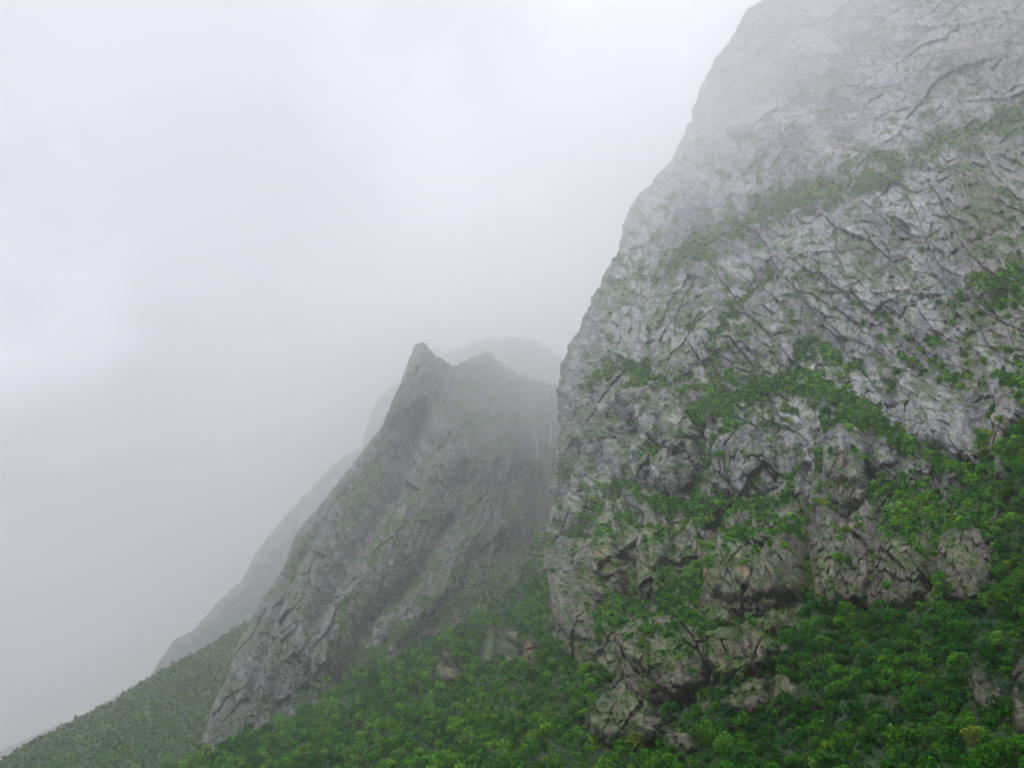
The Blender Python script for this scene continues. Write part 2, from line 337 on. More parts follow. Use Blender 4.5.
    forest = poly_sd(x + 5 * fbm(x / 22, y / 22, 3, 31), y + 5 * fbm(x / 22, y / 22, 3, 41),
        [(-140, 900), (-140, 740), (95, 700), (200, 700), (267, 690), (350, 640), (433, 610), (500, 560), (535, 555), (548, 600), (553, 640), (585, 668), (610, 672), (612, 700), (640, 706), (662, 712), (700, 715), (722, 690), (745, 690), (768, 668), (800, 650), (806, 612),
         (830, 606), (860, 606), (900, 612), (950, 606), (985, 600), (1000, 560), (1006, 500), (1004, 440), (1024, 418), (1190, 400), (1190, 900)])
    fo = sst(-4, 5, forest)
    Hraw = H + .9 * G
    H = (H + 1.25 * G) * (1 - .62 * fo) + fo * (8 * fbm(x / 45, y / 45, 3, 77) + 9 * fbm(x / 13, y / 13, 3, 78))
    H = H * (1 - .6 * sst(20, 0, np.hstack([edge[:, :1].repeat(nb, 1) * 0, edge])))
    P1, n1 = base_disp(X, Y, D, blur(H, 1))
    nz = blur(n1[..., 2], 2)
    # greenery where it grows: on ledges, in joints, along the traced bands
    S = 0
    for p, w, a in [([(1030, 118), (993, 127), (966, 133), (936, 143), (916, 160), (890, 177), (850, 190), (816, 197), (783, 203), (766, 210), (733, 230), (700, 247)], 15, .9), ([(783, 200), (856, 163), (896, 153)], 7, .6),
                    ([(700, 245), (680, 262), (640, 275)], 12, .55), ([(840, 135), (870, 127), (916, 117), (946, 108)], 7, .45), ([(1030, 100), (1004, 112)], 12, .6), ([(960, 300), (976, 290), (1003, 286), (1030, 276)], 13, 1.0), ([(985, 310), (1030, 300)], 9, .7),
                    ([(806, 276), (843, 289), (856, 306), (890, 323), (913, 343), (930, 356), (966, 389)], 5, .75), ([(716, 389), (716, 329), (743, 299), (770, 273)], 8, .75), ([(783, 356), (826, 353), (856, 368)], 8, .85),
                    ([(700, 416), (733, 396), (783, 385), (816, 391), (850, 408), (876, 425), (896, 445), (923, 455), (950, 466), (990, 482)], 13, 1.25), ([(733, 429), (710, 463), (700, 480)], 8, .8), ([(870, 420), (830, 425)], 9, .9),
                    ([(587, 382), (610, 366), (640, 372), (656, 382)], 11, 1.0), ([(648, 380), (690, 372), (705, 392)], 6, .4), ([(587, 450), (567, 480)], 9, .7), ([(663, 447), (633, 470), (620, 487)], 7, .7), ([(620, 487), (600, 505), (575, 530)], 10, .6),
                    ([(670, 500), (707, 513), (753, 503)], 17, 1.1), ([(740, 535), (775, 525), (800, 530)], 10, .7), ([(720, 545), (745, 538)], 8, .8), ([(806, 560), (806, 600)], 8, 1.0), ([(820, 500), (850, 540)], 12, .6), ([(843, 569), (850, 573)], 6, .8),
                    ([(890, 490), (940, 505), (1000, 500)], 17, 1.0), ([(890, 520), (950, 530), (1000, 540)], 12, .8), ([(800, 505), (790, 470)], 8, .5), ([(640, 607), (690, 600), (705, 570)], 10, .85), ([(610, 620), (625, 605), (640, 610)], 9, .9), ([(700, 626), (740, 640)], 8, .7),
                    ([(545, 540), (535, 570), (560, 600)], 14, .7), ([(580, 520), (610, 540)], 10, .55), ([(693, 625), (705, 660), (712, 690)], 6, .6), ([(985, 440), (995, 520)], 9, .6), ([(1004, 380), (1030, 384)], 7, .9), ([(668, 640), (690, 672)], 5, .6), ([(560, 300), (640, 250), (700, 250)], 20, .2),
                    ([(790, 320), (806, 334)], 6, .4), ([(896, 376), (916, 362)], 5, .4), ([(930, 350), (970, 330)], 6, .4), ([(935, 170), (1000, 235)], 12, .15), ([(900, 235), (950, 260)], 7, .5), ([(1000, 215), (1024, 190)], 8, .5), ([(925, 590), (960, 600)], 10, .7), ([(890, 605), (1000, 600)], 8, .8)]:
        S = S + stroke(x, y, p, w, a)
    S = S * (1 - .6 * BLK) - .22 * BLK + .16 * RIM * sst(250, 420, y)
    nf = fbm(x / 15, y / 12, 5, 201, .6); nl = fbm(x / 60, y / 50, 3, 301)
    dens = -.36 + .30 * sst(220, 520, y) + .10 * nl - .12 * sst(120, 0, y) + .12 * sst(900, 700, x) * sst(300, 500, y) + .08 * sst(930, 1020, x) * sst(150, 350, y)
    v = dens - .10 * sst(380, 460, y) + S * (.74 + .25 * sst(330, 230, y)) + .58 * nf + .95 * (nz - .42) + .40 * CR * sst(60, 300, y)
    for p, a in (([(896, 376), (913, 370), (950, 390), (972, 402), (980, 469), (936, 448), (910, 440), (893, 413)], .55),):
        v = v - a * sst(-3, 4, poly_sd(x, y, p))
    v = v + .16 * fbm(x / 4.5, y / 3.5, 3, 231)
    veg = np.maximum(sst(.05, .2, v), fo)
    lush = sst(.2, .8, v)
    # canopy / cushion relief
    bush = np.abs(fbm(x / 5.2, y / 4.4, 3, 401, .6))
    H2 = H + veg * (1 - fo) * (1.0 + 2.4 * (1 - bush * 1.6) * lush)
    # rock colours
    tone = .5 + (RN - .5) * 1.5 + .35 * fbm(x / 34, y / 30, 4, 501) + .26 * fbm(x / 5, y / 5, 3, 511) + .34 * fbm(x / 95, y / 60, 3, 521) - .06
    low = sst(430, 620, y + .12 * (x - 700)); rightp = sst(880, 1000, x) * sst(500, 300, y) * .6
    alb = mixc(GREY, PALE, sst(.45, .95, tone)); alb = mixc(alb, PURP * np.array([.92, .95, 1.05]), sst(.5, .05, tone) * .85)
    alb = mixc(alb, BROWN, np.clip(low * .75 + rightp + .3 * sst(.1, .5, nl) - .15, 0, .9))
    lich = sst(.05, .55, fbm(x / 20, y / 26, 4, 601, .65) + .30 * sst(760, 620, x) * sst(330, 400, y) - .12 + .3 * (nz - .3)) * sst(150, 380, y)
    alb = mixc(alb, LICH, lich * .62)
    alb = mixc(alb, PALE * .95, .5 * sst(-2, 5, poly_sd(x, y, [(896, 378), (913, 374), (950, 394), (970, 404), (976, 465), (936, 444), (910, 438), (897, 413)])))
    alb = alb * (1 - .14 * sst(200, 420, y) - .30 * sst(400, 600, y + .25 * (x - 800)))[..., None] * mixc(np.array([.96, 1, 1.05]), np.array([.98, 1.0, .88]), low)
    rust = stroke(x, y, [(713, 585), (712, 568)], 7, .9) + stroke(x, y, [(735, 568), (750, 582)], 5, .7) + stroke(x, y, [(613, 552), (616, 572)], 6, .9) + stroke(x, y, [(845, 470), (850, 500)], 9, .35) + stroke(x, y, [(1005, 400), (1000, 460)], 8, .4) + stroke(x, y, [(826, 145), (850, 142)], 8, .3) + stroke(x, y, [(880, 30), (890, 38)], 7, .25) + stroke(x, y, [(960, 50), (980, 40)], 10, .25) + stroke(x, y, [(520, 605), (530, 640), (527, 675)], 4, .5)
    rust = rust * sst(-.3, .3, fbm(x / 6, y / 9, 3, 650)); rust = rust + .07 * low * sst(.15, .6, fbm(x / 16, y / 34, 4, 655)); alb = mixc(alb, RUST, np.clip(rust, 0, .85))
    wet = sst(.25, .6, fbm(x / 7, y / 60, 3, 701)) * sst(200, 500, y) * .45
    alb = alb * (1 - wet[..., None])
    alb = mixc(alb, BROWN * .45, CR * .65)
    moss = sst(.06, .58, .75 * blur(CR, 1) + .5 * nf + .35 * nl + .5 * (nz - .45) + .13 + .25 * fbm(x / 5, y / 4, 2, 233) - .25 * up + .14 * sst(820, 680, x) * sst(180, 300, y))
    alb = mixc(alb, np.array([.070, .125, .038]), moss * .78)
    gc = mixc(GRN, GRN2, sst(0, .5, fbm(x / 18, y / 18, 4, 801) + .1)); gc = mixc(gc, GRN3, fo * .7)
    alb_rock = alb.copy()
    thin = veg * (.35 + .65 * lush)
    alb = mixc(alb, gc, np.maximum(thin, fo))
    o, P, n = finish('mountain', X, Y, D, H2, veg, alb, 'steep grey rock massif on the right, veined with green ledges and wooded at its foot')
    # the outcrops: each a body of rock of its own, bedded in the massif's surface
    inner = np.zeros(x.shape)
    for P_, a, lab, tint, sd in OUTP:
        m = sd > -4; inner = np.maximum(inner, sst(-3.5, 1, sd))
        r0, r1 = np.where(m.any(1))[0][[0, -1]]; c0, c1 = np.where(m.any(0))[0][[0, -1]]; sl = (slice(r0, r1 + 1), slice(c0, c1 + 1))
        S_ = sd[sl]; raise_ = -3 + (a + 9) * np.clip((S_ + 3) / 9, 0, 1) ** .6
        hp = Hraw[sl] * .9 + raise_; hp = np.where(S_ < -1, np.minimum(hp, H2[sl] - 1.5), np.maximum(hp, H2[sl] + 2.0 * sst(-1, 2, S_)))
        v_ = sst(.12, .4, .5 * nf[sl] + .5 * (nz[sl] - .42) + .35 * sst(6, 0, S_)); al = mixc(alb_rock[sl] * np.array(tint), gc[sl] * (1 - .5 * fo[sl][..., None]), v_ * .85)
        nn0 = base_disp(X[sl], Y[sl], D[sl], hp)[0]; q = grid_quads(*S_.shape); keep = (S_.ravel()[q] > -3.6).all(1); q = q[keep]
        q = one_piece(q, int(np.argmax(S_)))
        used = np.unique(q); mp = np.full(S_.size, -1); mp[used] = np.arange(len(used)); q = mp[q]; V = nn0.reshape(-1, 3)[used]; ctr = V.mean(0)
        me = raw_mesh('rock_outcrop', V - ctr, q, True, {'veg': v_.ravel()[used], 'grain': (D[sl] / F).ravel()[used]}, al.reshape(-1, 3)[used], np.stack([X[sl], Y[sl], 0 * S_], -1).reshape(-1, 3)[used])
        oo = link('rock_outcrop', me, M_ROCK); oo.location = ctr; tag(oo, lab, 'outcrop', 'rock outcrops standing out of the wood')
    fo = fo * (1 - inner); lush = lush * (1 - inner)
    return dict(X=X, Y=Y, D=D, P=P, n=grid_normals(P), veg=veg, fo=fo, lush=lush, nz=nz, nb=nb, forest=forest)

# ================= sheets described by their skyline =================
def sheet(name, sky, x0, x1, Dpts, label, seed, sc, ncol, nrow, weights, vegf, tint, relief=1.0, bottom=842, rough=1.6, extra=None, far_=0):
    xs = np.linspace(x0, x1, ncol); sp = np.array(sky, float)
    sy = np.interp(xs, sp[:, 0], sp[:, 1]) + rough * fbm(xs / 9.0, xs * 0 + seed, 4, seed, .65)
    t = np.linspace(0, 1, nrow); nb = 10; k = np.arange(nb, 0, -1.0)
    Y = sy[None] + t[:, None] * (bottom - sy[None]); X = np.repeat(xs[None], nrow, 0)
    f = tps(Dpts); lD = f(X, Y) + far_; e = Y - sy[None]; lD = lD + .06 * np.exp(-e / 9)
    Yb = sy[None] + k[:, None] ** 1.6 * 2; Xb = np.repeat(xs[None], nb, 0); lDb = lD[:1] + .03 * k[:, None]
    X = np.vstack([Xb, X]); Y = np.vstack([Yb, Y]); D = np.exp(np.vstack([lDb, lD])); e = np.vstack([k[:, None] * 0 + e[:1] * 0, e])
    H, CR, RN = rock_layers(X, Y, weights(X, Y), seed, sc)
    if extra is not None: H = H + extra(X, Y)
    H = H * relief * (1 - .6 * sst(16, 0, e))
    P1, n1 = base_disp(X, Y, D, blur(H, 1)); nz = blur(n1[..., 2], 2)
    v, fo = vegf(X, Y, nz, CR); veg = np.maximum(sst(.05, .3, v), fo)
    H = H * (1 - .6 * fo) + fo * 3 * fbm(X / 30, Y / 30, 3, seed + 3)
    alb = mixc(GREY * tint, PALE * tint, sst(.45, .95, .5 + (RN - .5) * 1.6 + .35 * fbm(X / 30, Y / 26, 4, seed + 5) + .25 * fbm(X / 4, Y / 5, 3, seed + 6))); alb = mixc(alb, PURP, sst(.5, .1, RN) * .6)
    alb = mixc(alb, BROWN * .5, CR * .6)
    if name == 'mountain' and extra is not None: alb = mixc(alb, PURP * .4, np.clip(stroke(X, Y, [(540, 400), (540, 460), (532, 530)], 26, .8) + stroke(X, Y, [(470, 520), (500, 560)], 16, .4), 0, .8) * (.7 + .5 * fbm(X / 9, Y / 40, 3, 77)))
    veil = sst(-.05, .5, fbm((X * .5 + Y * .85) / 34, (X * .85 - Y * .5) / 7, 4, seed + 12, .6) + .15 * (nz - .4) + .2)
    alb = mixc(alb, np.array([.075, .115, .05]), veil * .7)
    gc = mixc(GRN, GRN2, sst(-.1, .6, fbm(X / 14, Y / 12, 4, seed + 8))); alb = mixc(alb, gc * (1.3 if extra is not None else 1), veg * (.75 if extra is not None else .9))
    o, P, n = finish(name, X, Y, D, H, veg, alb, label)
    return dict(X=X, Y=Y, D=D, P=P, n=grid_normals(P), veg=veg, fo=fo, nb=nb, lush=veg, nz=nz)

right = build_right(); print('right', time.time() - T0)

M_SKY = [(60, 830), (150, 800), (185, 765), (200, 748), (213, 705), (230, 672), (233, 652), (250, 622), (260, 602), (277, 579), (287, 559), (297, 532), (318, 508), (343, 477), (367, 450), (380, 433), (393, 410), (400, 388), (405, 374), (411, 360), (415, 352), (417, 345), (420, 343), (424, 345), (426, 352),
         (434, 356), (443, 361), (457, 365), (467, 361), (474, 357), (479, 358), (485, 353), (493, 357), (500, 362), (515, 372), (535, 380), (560, 386), (640, 400)]
def m_extra(x, y):
    e = 0
    for p, w, a in [([(421, 350), (430, 400), (450, 440), (480, 480), (500, 530)], 16, 12), ([(484, 350), (492, 400), (506, 450)], 12, 7), ([(400, 400), (370, 470), (330, 540), (290, 620), (260, 690)], 20, 9), ([(440, 470), (400, 540), (350, 610), (320, 660)], 16, 8), ([(470, 540), (440, 600), (400, 640)], 12, 6)]:
        e = e + 1.7 * stroke(x, y, p, w, a)
    for p, w, a in [([(450, 372), (462, 420), (500, 470), (530, 540)], 9, 11), ([(420, 420), (395, 490), (350, 560), (310, 630)], 9, 8), ([(535, 400), (540, 460), (535, 530)], 14, 12), ([(450, 520), (420, 570), (370, 620), (340, 680)], 8, 7), ([(340, 500), (300, 560), (270, 640), (250, 700)], 7, 6)]:
        e = e - 1.9 * stroke(x, y, p, w * .8, a)
    return e
def m_veg(x, y, nz, cr):
    s = 0
    for p, w, a in [([(395, 440), (370, 480), (350, 520)], 12, .35), ([(420, 490), (400, 520), (370, 560)], 12, .35), ([(450, 372), (462, 420), (500, 470)], 9, .25), ([(330, 680), (380, 620), (430, 560)], 9, .3), ([(340, 640), (350, 600)], 12, .4), ([(430, 600), (480, 560), (520, 540)], 12, .2),
                    ([(300, 700), (350, 670), (420, 630), (500, 580)], 12, .7), ([(310, 540), (290, 590)], 8, .25), ([(500, 500), (540, 540)], 12, .3)]:
        s = s + stroke(x, y, p, w, a)
    v = -.24 - .3 * sst(480, 680, y) + .42 * fbm(x / 16, y / 13, 5, 911, .6) + 1.0 * (nz - .45) + s + .25 * cr
    return v, np.zeros(x.shape)
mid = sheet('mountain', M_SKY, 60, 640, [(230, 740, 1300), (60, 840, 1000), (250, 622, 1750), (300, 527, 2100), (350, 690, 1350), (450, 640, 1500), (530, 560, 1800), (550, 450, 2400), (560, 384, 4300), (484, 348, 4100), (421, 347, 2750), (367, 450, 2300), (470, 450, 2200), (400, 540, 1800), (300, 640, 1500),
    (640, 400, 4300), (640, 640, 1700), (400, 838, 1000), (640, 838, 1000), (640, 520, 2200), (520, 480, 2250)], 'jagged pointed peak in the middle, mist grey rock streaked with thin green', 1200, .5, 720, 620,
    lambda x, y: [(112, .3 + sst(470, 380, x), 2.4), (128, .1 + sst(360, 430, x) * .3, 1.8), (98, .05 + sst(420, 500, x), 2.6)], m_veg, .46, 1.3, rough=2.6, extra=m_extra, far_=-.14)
print('mid', time.time() - T0)
B_SKY = [(400, 380), (425, 356), (433, 349), (447, 352), (458, 349), (470, 343), (487, 338), (520, 337), (532, 340), (545, 346), (560, 357), (600, 380), (680, 420)]
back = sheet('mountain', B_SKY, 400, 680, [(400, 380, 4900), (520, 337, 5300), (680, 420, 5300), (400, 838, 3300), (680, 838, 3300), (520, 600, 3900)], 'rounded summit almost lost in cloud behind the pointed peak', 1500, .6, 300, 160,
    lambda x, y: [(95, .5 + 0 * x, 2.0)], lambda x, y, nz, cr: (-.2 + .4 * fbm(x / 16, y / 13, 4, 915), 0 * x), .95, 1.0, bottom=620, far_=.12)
F_SKY = [(60, 730), (100, 705), (143, 680), (153, 672), (173, 640), (193, 629), (217, 602), (243, 579), (257, 552), (283, 519), (300, 500), (318, 480), (333, 463), (352, 452), (361, 446), (366, 425), (370, 413), (380, 397), (397, 383), (430, 375), (470, 385)]
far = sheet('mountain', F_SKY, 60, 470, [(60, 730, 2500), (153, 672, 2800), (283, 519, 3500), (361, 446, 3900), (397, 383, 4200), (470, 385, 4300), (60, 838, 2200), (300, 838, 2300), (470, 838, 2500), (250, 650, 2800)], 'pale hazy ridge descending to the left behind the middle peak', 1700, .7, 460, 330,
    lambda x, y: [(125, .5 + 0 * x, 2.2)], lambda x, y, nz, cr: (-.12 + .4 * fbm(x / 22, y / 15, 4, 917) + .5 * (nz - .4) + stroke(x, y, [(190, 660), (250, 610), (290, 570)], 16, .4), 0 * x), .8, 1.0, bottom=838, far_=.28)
L2_SKY = [(-200, 838), (-60, 786), (0, 752), (30, 737), (67, 721), (110, 705), (160, 700)]
low2 = sheet('hill', L2_SKY, -200, 160, [(-200, 838, 2600), (0, 752, 2900), (160, 700, 3100), (160, 838, 2300)], 'faint brown shoulder low at the far left behind the green slope', 1900, .6, 250, 110,
    lambda x, y: [(20, .5 + 0 * x, 2.0)], lambda x, y, nz, cr: (0 * x - .05 + .4 * fbm(x / 16, y / 13, 4, 919), 0 * x), .7, .7, bottom=840, far_=.5)
L_SKY = [(-220, 850), (-60, 788), (0, 762), (27, 743), (53, 730), (83, 716), (117, 698), (140, 683), (177, 662), (207, 645), (247, 622), (300, 600), (360, 590)]
low = sheet('hill', L_SKY, -220, 360, [(-220, 845, 1100), (0, 764, 1400), (140, 683, 1700), (250, 622, 2000), (360, 590, 2200), (0, 838, 950), (200, 838, 950), (200, 740, 1350), (360, 838, 950), (360, 700, 1500)], 'green scrub covered slope falling to the left corner', 2100, .8, 520, 240,
    lambda x, y: [(150, .5 + 0 * x, 1.6)], lambda x, y, nz, cr: (.3 + 0 * x, sst(-.9, -.3, fbm(x / 20, y / 12, 4, 921))), .7, .55, bottom=842)
print('sheets', time.time() - T0)

# ------------------------------------------------------------------ foliage
def crown_proto(g, nq, lobes=7, flat=.85, leaf=.26):
    cs = g.normal(size=(lobes, 3)); cs /= np.linalg.norm(cs, axis=1, keepdims=True); cs *= g.uniform(.25, .62, (lobes, 1)); cs[:, 2] = cs[:, 2] * .8 + .15
    rr = g.uniform(.32, .55, lobes); i = g.integers(0, lobes, nq)
    d = g.normal(size=(nq, 3)); d[:, 2] += .35; d /= np.linalg.norm(d, axis=1, keepdims=True)
    p = cs[i] + d * rr[i][:, None] * g.uniform(.75, 1.08, (nq, 1)); p[:, 2] *= flat
    n = d + g.normal(size=(nq, 3)) * .45; n /= np.linalg.norm(n, axis=1, keepdims=True)
    a = np.cross(n, g.normal(size=(nq, 3))); a /= np.linalg.norm(a, axis=1, keepdims=True); b = np.cross(n, a)
    s = (leaf * g.uniform(.6, 1.25, nq))[:, None]
    V = np.stack([p - a * s, p - b * s * .55 + a * s * .1, p + a * s, p + b * s * .6], 1)
    return V, (i % 4) / 4 + g.uniform(0, .6, nq)
g = np.random.default_rng(3)
PRO_BIG = [crown_proto(g, 190, 8, leaf=.17) for _ in range(10)]; PRO_MED = [crown_proto(g, 70, 6, leaf=.25) for _ in range(10)]; PRO_SM = [crown_proto(g, 22, 4, leaf=.42) for _ in range(10)]
LEAFC = np.array([[.032, .145, .012], [.062, .230, .014], [.115, .300, .016], [.024, .110, .028], [.17, .26, .020], [.050, .190, .024]])
def leaf_arrays(pts, rad, lods, colour, seed):
    """all crowns of one stand of greenery as arrays"""
    g = np.random.default_rng(seed); VV, CC = [], []
    for lod, pro in ((0, PRO_SM), (1, PRO_MED), (2, PRO_BIG)):
        for pi, (V, tn) in enumerate(pro):
            sel = np.where((lods == lod) & (np.arange(len(pts)) % 10 == pi))[0]
            if not len(sel): continue
            a = g.uniform(0, 2 * np.pi, len(sel)); ca, sa = np.cos(a)[:, None, None], np.sin(a)[:, None, None]
            v = V[None]; x = v[..., 0] * ca - v[..., 1] * sa; y = v[..., 0] * sa + v[..., 1] * ca; z = np.broadcast_to(v[..., 2], x.shape)
            r = rad[sel][:, None, None]; st = g.uniform(.85, 1.3, len(sel))[:, None, None]
            W = np.stack([x * r, y * r, z * r * st], -1) + pts[sel][:, None, None, :]
            c = colour[sel][:, None, :] * (.72 + .55 * tn[None, :, None])
            VV.append(W.reshape(-1, 3)); CC.append(np.repeat(c.reshape(-1, 3), 4, 0))
    return np.concatenate(VV), np.concatenate(CC)
def leaf_mesh(name, V, Cc):
    return raw_mesh(name, V, np.arange(len(V)).reshape(-1, 4), False, None, Cc)

def scatter(T, prob, spacing_px, seed, x0=-60, x1=1400, y0=-40, y1=842):
    """points on a sheet, jittered, one per spacing**2 of its surface coordinates; keeps the fraction prob"""
    g = np.random.default_rng(seed); X, Y = T['X'], T['Y']
    m = (X > x0) & (X < x1) & (Y > y0) & (Y < y1)
    if 'colsback' in T: pass
    P = T['P']; du = np.linalg.norm(np.gradient(np.stack([X, Y], -1), axis=1), axis=-1); dv = np.linalg.norm(np.gradient(np.stack([X, Y], -1), axis=0), axis=-1)
    area = du * dv
    keep = m & (g.random(X.shape) < np.clip(prob * area / spacing_px ** 2, 0, 1))
    back = np.zeros(X.shape, bool)
    if T.get('rows'): back[:T['nb']] = True
    else: back[:, :T['nb']] = True
    keep &= ~back
    idx = np.nonzero(keep)
    return idx
def colours(T, idx, seed, gold=.03):
    g = np.random.default_rng(seed); x, y = T['X'][idx], T['Y'][idx]
    n = fbm(x / 26, y / 20, 3, seed); k = g.random(len(x)); w = g.random((len(x), 1)) * .8
    i = np.where(n + k * .8 < .25, 0, np.where(n + k * .8 < .55, 1, 2)); i = np.where(g.random(len(x)) < .22, 3, i); i = np.where(g.random(len(x)) < gold, 4, i)
    j = g.integers(0, 6, len(x)); dk = sst(560, 760, x + 60 * fbm(x / 70, y / 50, 2, 5))[:, None] * sst(540, 620, y)[:, None]      # leaves darkened towards the lower right, shade painted into their colour
    return (LEAFC[i] * (1 - w * .5) + LEAFC[j] * w * .5) * g.uniform(.62, 1.15, (len(x), 1)) * (1 - np.array([.48, .34, .28]) * dk)
for T in (mid, back, far, low, low2): T['rows'] = True

# --- the wood on the foot of the right massif
Xr, Yr, Dr = right['X'], right['Y'], right['D']
fo = right['fo']
rad_px = lambda D: np.clip(70 * D ** -.43, 3.2, 7.4)
sp = rad_px(Dr) * 1.0
idx = scatter(right, sst(.35, .8, fo), sp, 21)
x, D = Xr[idx], Dr[idx]; g = np.random.default_rng(22)
rp = rad_px(D) * (.42 + g.random(len(D)) ** 2.2 * 1.35) * (1 + .35 * fbm(x / 40, Yr[idx] / 30, 2, 28)); rad = rp * D / F
pts = right['P'][idx] + np.stack([0 * rad, 0 * rad, rad * (.45 + 1.1 * fbm(x / 9, Yr[idx] / 9, 2, 29))], -1)
lods = np.where(rp > 4.6, 2, np.where(rp > 2.6, 1, 0))
V, Cc = leaf_arrays(pts, rad, lods, colours(right, idx, 23), 24)
o = link('forest', leaf_mesh('forest', V, Cc), M_LEAF); tag(o, 'dense bright green broadleaf wood covering the foot of the mountains', kind='stuff')
print('forest', len(pts), len(V) // 4, time.time() - T0)
# --- scrub on the ledges of the right massif
pr = sst(.05, .55, right['lush']) * (1 - right['fo']) * (.10 + .90 * sst(200, 340, Yr))
idx = scatter(right, pr, np.clip(36 * Dr ** -.42, 1.5, 3.2), 31)
D = Dr[idx]; g = np.random.default_rng(32); rp = np.clip(46 * D ** -.42, 1.5, 3.6) * (.45 + g.random(len(D)) ** 2 * 1.1); rad = rp * D / F
nn = right['n'][idx]; nn = np.where((np.einsum('ij,ij->i', nn, -right['P'][idx]) > 0)[:, None], nn, -nn)
pts = right['P'][idx] + nn * rad[:, None] * .3 + np.stack([0 * rad, 0 * rad, rad * .25], -1)
V, Cc = leaf_arrays(pts, rad, np.where(rp > 2.0, 1, 0), colours(right, idx, 33, .08) * 1.25, 34)
o = link('scrub', leaf_mesh('scrub', V, Cc), M_LEAF); tag(o, 'low green scrub clinging to ledges and cracks of the big right massif', kind='stuff')
print('scrub', len(pts), len(V) // 4, time.time() - T0)
# --- scrub on the middle peak and on the left slope
for T, pr, spc, rr, lab, sd in ((mid, mid['veg'] * sst(520, 640, mid['Y']) * .9, 2.2, 1.3, 'thin dark scrub low on the misty middle peak', 41), (low, low['fo'] * .9, 2.2, 1.6, 'dark green scrub blanketing the slope in the lower left corner', 51)):
    idx = scatter(T, pr, spc, sd); D = T['D'][idx]; g = np.random.default_rng(sd + 1); rp = rr * g.uniform(.5, 1.4, len(D)); rad = rp * D / F
    pts = T['P'][idx] + np.stack([0 * rad, 0 * rad, rad * .3], -1)
    V, Cc = leaf_arrays(pts, rad, np.zeros(len(pts), int), colours(T, idx, sd + 2, .05), sd + 3)
    Cc = Cc * (.8 if T is low else 1) * (.8 + .5 * (np.repeat(0, len(Cc)) + .5))[:, None]
    o = link('scrub', leaf_mesh('scrub', V, Cc), M_LEAF); tag(o, lab, kind='stuff'); print(lab, len(pts), len(V) // 4)

# --- single trees and shrubs that stand out from the rest
def surface_at(px, py):
    d = (Xr - px) ** 2 + (Yr - py) ** 2; d[:, :right['nb']] = 1e9
    i = np.unravel_index(np.argmin(d), d.shape); return right['P'][i], Dr[i]
def tree(px, py, rp, col, label, seed, name='tree', hang=.9):
    base, D = surface_at(px, py + rp * .7); u = D / F; r = rp * u; g = np.random.default_rng(seed)
    root = bpy.data.objects.new(name, None); C.objects.link(root); tc = -base / np.linalg.norm(base)
    root.location = base + tc * r * 1.3
    root.empty_display_size = r
    tag(root, label, name, 'single trees and shrubs that stand out')
    V, tn = crown_proto(g, 420, 10, leaf=.12); V = V.reshape(-1, 3) * r; V[:, 2] += r * 1.0
    c = np.repeat(np.array(col)[None] * (.7 + .6 * tn[:, None]), 4, 0)
    link('crown', leaf_mesh('crown', V, c), M_LEAF, root)
    # tapered trunk with limbs
    VV, QQ = [], []
    def limb(p0, p1, r0, r1, n=7):
        p0, p1 = np.array(p0, float), np.array(p1, float); a = p1 - p0; a /= np.linalg.norm(a); b = np.cross(a, [.3, 1, .2]); b /= np.linalg.norm(b); c_ = np.cross(a, b)
        o0 = sum(len(v) for v in VV); t = np.linspace(0, 2 * np.pi, n, endpoint=False)[:, None]
        VV.append(np.concatenate([p0 + r0 * (np.cos(t) * b + np.sin(t) * c_), p1 + r1 * (np.cos(t) * b + np.sin(t) * c_)]))
        i = np.arange(n); QQ.append(np.stack([i, (i + 1) % n, (i + 1) % n + n, i + n], 1) + o0)
    limb((0, 0, -r * .8), (r * .05, 0, r * .5), r * .08, r * .055); limb((r * .05, 0, r * .5), (0, r * .05, r * 1.2), r * .055, r * .025)
    for k in range(5):
        a = k * 1.3 + seed; limb((r * .04, 0, r * (.3 + .12 * k)), (r * .6 * math.cos(a), r * .6 * math.sin(a), r * (.75 + .15 * k)), r * .035, r * .012)
    link('trunk', raw_mesh('trunk', np.concatenate(VV), np.concatenate(QQ)), M_BARK, root)
BR, MD, DK, GD = (.10, .24, .025), (.05, .15, .02), (.025, .085, .03), (.15, .20, .025)
for i, a in enumerate([
    (843, 571, 9, BR, 'bright green shrub alone on the dark lower cliff, in a small notch', 'shrub'),
    (760, 662, 0, None, '', ''),
    (724, 748, 11, BR, 'bright bushy tree at the bottom edge right of the low blocky outcrop', 'tree'),
    (766, 640, 0, None, '', ''),
    (800, 648, 9, DK, 'dark rounded tree at the right end of the small brown hump', 'tree'),
    (1003, 650, 10, BR, 'light green rounded tree above the dark split outcrop', 'tree'),
    (905, 648, 9, MD, 'full green tree near the centre of the right hand wood', 'tree'),
    (862, 603, 9, DK, 'dark tree against the foot of the lower cliff, highest of the wood there', 'tree'),
    (1014, 452, 9, BR, 'fresh green tree high at the right edge beside the brown pillar', 'tree'),
    (600, 672, 7, MD, 'small tree at the top of the tall ribbed outcrop', 'tree'),
    (520, 720, 7, GD, 'yellowish tree in the open wood below the grassy topped spur', 'tree'),
    (975, 742, 11, GD, 'golden green tree at the bottom right under the dark split outcrop', 'tree'),
]):
    if a[2]: tree(a[0], a[1], a[2], a[3], a[4], 300 + i, a[5])

